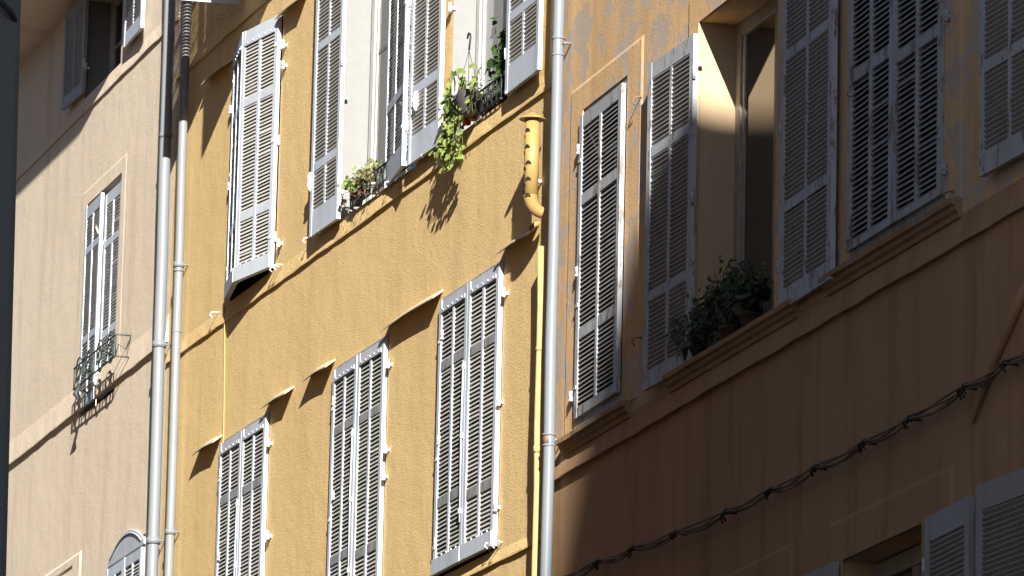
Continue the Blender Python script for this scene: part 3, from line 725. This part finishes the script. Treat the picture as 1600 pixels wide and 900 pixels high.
mb.tube([(0,0,-.02),(-.10,-.05,-.34)], .0025, 4); mb.tube([(0,0,-.02),(.10,-.03,-.34)], .0025, 4); mb.tube([(0,0,-.02),(0,.09,-.34)], .0025, 4)
mb.build('hook','dark_iron',HP)
mb = MB(); mb.tube([(0,0,-.55),(0,0,-.54),(0,0,-.36),(0,0,-.355)], [.05,.07,.105,.10], 18, smooth=True); mb.build('pot','pot_dark',HP)
mb = MB(); mb.tube([(.02+.055*math.cos(a/14*6.283),-.115,-.33+.075*math.sin(a/14*6.283)) for a in range(15)], .011, 7); mb.build('handle','pot_white',HP)
lv = MB(); st = MB()
def PL(px,py,d=.13): u,z = P('Y',px,py,d); return (u-hu, -(d-.10), z-hz)
for px,py,ex,ey,cnt in ((716,108,704,165,3),(705,120,700,210,4),(700,140,697,250,5),(715,120,708,222,4),(722,125,716,196,3),(700,190,693,268,4),(712,190,706,262,3),(728,120,724,188,3),(742,118,735,175,2),(708,160,686,240,2),(716,200,720,246,2)):
    for c in range(cnt):
        a = PL(px+rnd.uniform(-4,4),py,.10+rnd.uniform(0,.07)); b_ = PL(ex+rnd.uniform(-4,4),ey)
        strand(lv, st, a, b_[0]-a[0], b_[1]-a[1], a[2]-b_[2], .057, 0, rnd, .037)
for k in range(26):
    x = rnd.uniform(706,752); lv.leaf(PL(x, rnd.uniform(100,135)+abs(x-728)*.2, rnd.uniform(.08,.18)), rnd.uniform(.03,.055), (rnd.uniform(-.4,1),-1,rnd.uniform(-.2,1)), rnd.uniform(0,6.28))
lv.build('foliage','ivy',HP); st.build('stems','stem',HP)
def bushy(b, name, label, cat, px0, px1, ytop, leafm, size, cnt, d0, d1, sillz, potmat=None, potr=.07, ph=.12, hmax=.3, lobed=True, dryn=0, group='plants on the window sills', poff=None, seed=1):
    rnd = random.Random(seed)
    (ua,za),(ub,zb_) = P(b,px0,ytop,d0), P(b,px1,ytop,d0); uc = (ua+ub)/2; hw = abs(ub-ua)/2
    t = bthing(b, name, label, cat, uc, sillz, (d0+d1)/2, group)
    z0 = 0
    if potmat:
        mb = MB(); mb.tube([(0,0,0),(0,0,.005),(0,0,ph-.02),(0,0,ph-.02),(0,0,ph)], [potr*.6,potr*.7,potr*.95,potr*1.08,potr*1.05], 16); mb.build('pot', potmat, t); z0 = ph
    lv = MB(); st = MB(); nst = max(5, cnt//10)
    for i in range(nst):
        a = rnd.uniform(0,6.28); tx = rnd.uniform(-1,1)*hw; ty = rnd.uniform(-1,1)*(abs(d1-d0)/2); hh = hmax*rnd.uniform(.35,1)*(1-.35*abs(tx/hw))
        base = Vector((rnd.uniform(-1,1)*potr*.5, rnd.uniform(-1,1)*potr*.5, z0-.01)); tip = Vector((tx, ty, z0+hh))
        mid = (base+tip)/2+Vector((0,0,hh*.15)); st.tube([base, mid, tip], [.005,.004,.002], 5)
        for k in range(cnt//nst+1):
            q = rnd.random()**.6; p = base*(1-q)**2+mid*2*q*(1-q)+tip*q*q
            g_ = .055 if cnt > 800 else .03; p = p+Vector((rnd.gauss(0,1)*g_, rnd.gauss(0,1)*.03, rnd.gauss(0,1)*g_*.9))
            lv.leaf(p, size*rnd.uniform(.6,1.2), (rnd.uniform(-.6,1),rnd.uniform(-1,-.1),rnd.uniform(-.3,1)), rnd.uniform(0,6.28), 0, lobed)
    lv.build('foliage', leafm, t); st.build('stems','stem',t)
    if dryn:
        db = MB()
        for k in range(dryn):
            p = Vector((rnd.uniform(-1,1)*hw, rnd.uniform(-1,.3)*.1, z0+rnd.uniform(-.08,hmax*.8))); db.leaf(p, rnd.uniform(.02,.045), (rnd.uniform(-1,1),-1,rnd.uniform(-1,1)), rnd.uniform(0,6.28), 0, False)
        tag(db.build('dry_flowers','dry',t), kind='stuff')
    return t
bushy('Y','geranium','geranium with bright leaves and dry flower heads behind the low guard beside the white jamb','potted plant',553,578,300,'gera',.06,110,-.02,.06,12.69,'pot_dark',.06,.10,.26,True,60,seed=21)
bushy('Y','withered_plant','withered brown plant behind the low guard under the ajar shutter leaf','potted plant',578,604,285,'gera',.04,26,-.02,.04,12.69,'pot_white',.05,.09,.22,True,120,seed=22)
bushy('Y','potted_plant','small plant in the taller red pot under the trailing ivy','potted plant',738,750,170,'gera',.035,20,.0,.05,12.69,'pot',.05,.16,.14,False,0,seed=23)
bushy('Y','potted_plant','small plant in the shorter red pot on the sill beneath the ivy','potted plant',729,740,180,'ivy',.035,16,.0,.05,12.69,'pot',.045,.12,.10,False,0,seed=24)
bushy('Y','sill_plant','thin stemmed plant behind the guard to the right of the red pots','potted plant',750,786,150,'ivy',.035,60,-.06,.03,12.69,'pot_dark',.07,.12,.20,False,0,seed=25)
bushy('Y','dark_climber','tall dark leafed plant against the pane beside the right open shutter','potted plant',778,800,80,'dark_leaf',.07,90,-.10,-.02,12.69,'pot_dark',.07,.12,.75,True,seed=26)
bushy('R','jade_plant','dark jade plant with dense round leaves on the shaded sill','potted plant',1115,1215,470,'jade',.06,1300,-.10,.08,9.705,'clay',.09,.09,.46,False,seed=31)
bushy('R','trailing_bush','low fine leafed bush on the left end of the shaded sill','potted plant',1080,1125,520,'jade',.042,900,-.08,.09,9.705,'pot_dark',.09,.10,.30,False,seed=32)
bushy('R','cactus_pot','broad leafed plant in a brown pot next to the jade plant','potted plant',1165,1205,470,'jade',.11,26,-.04,.08,9.705,'clay',.075,.09,.28,True,seed=33)
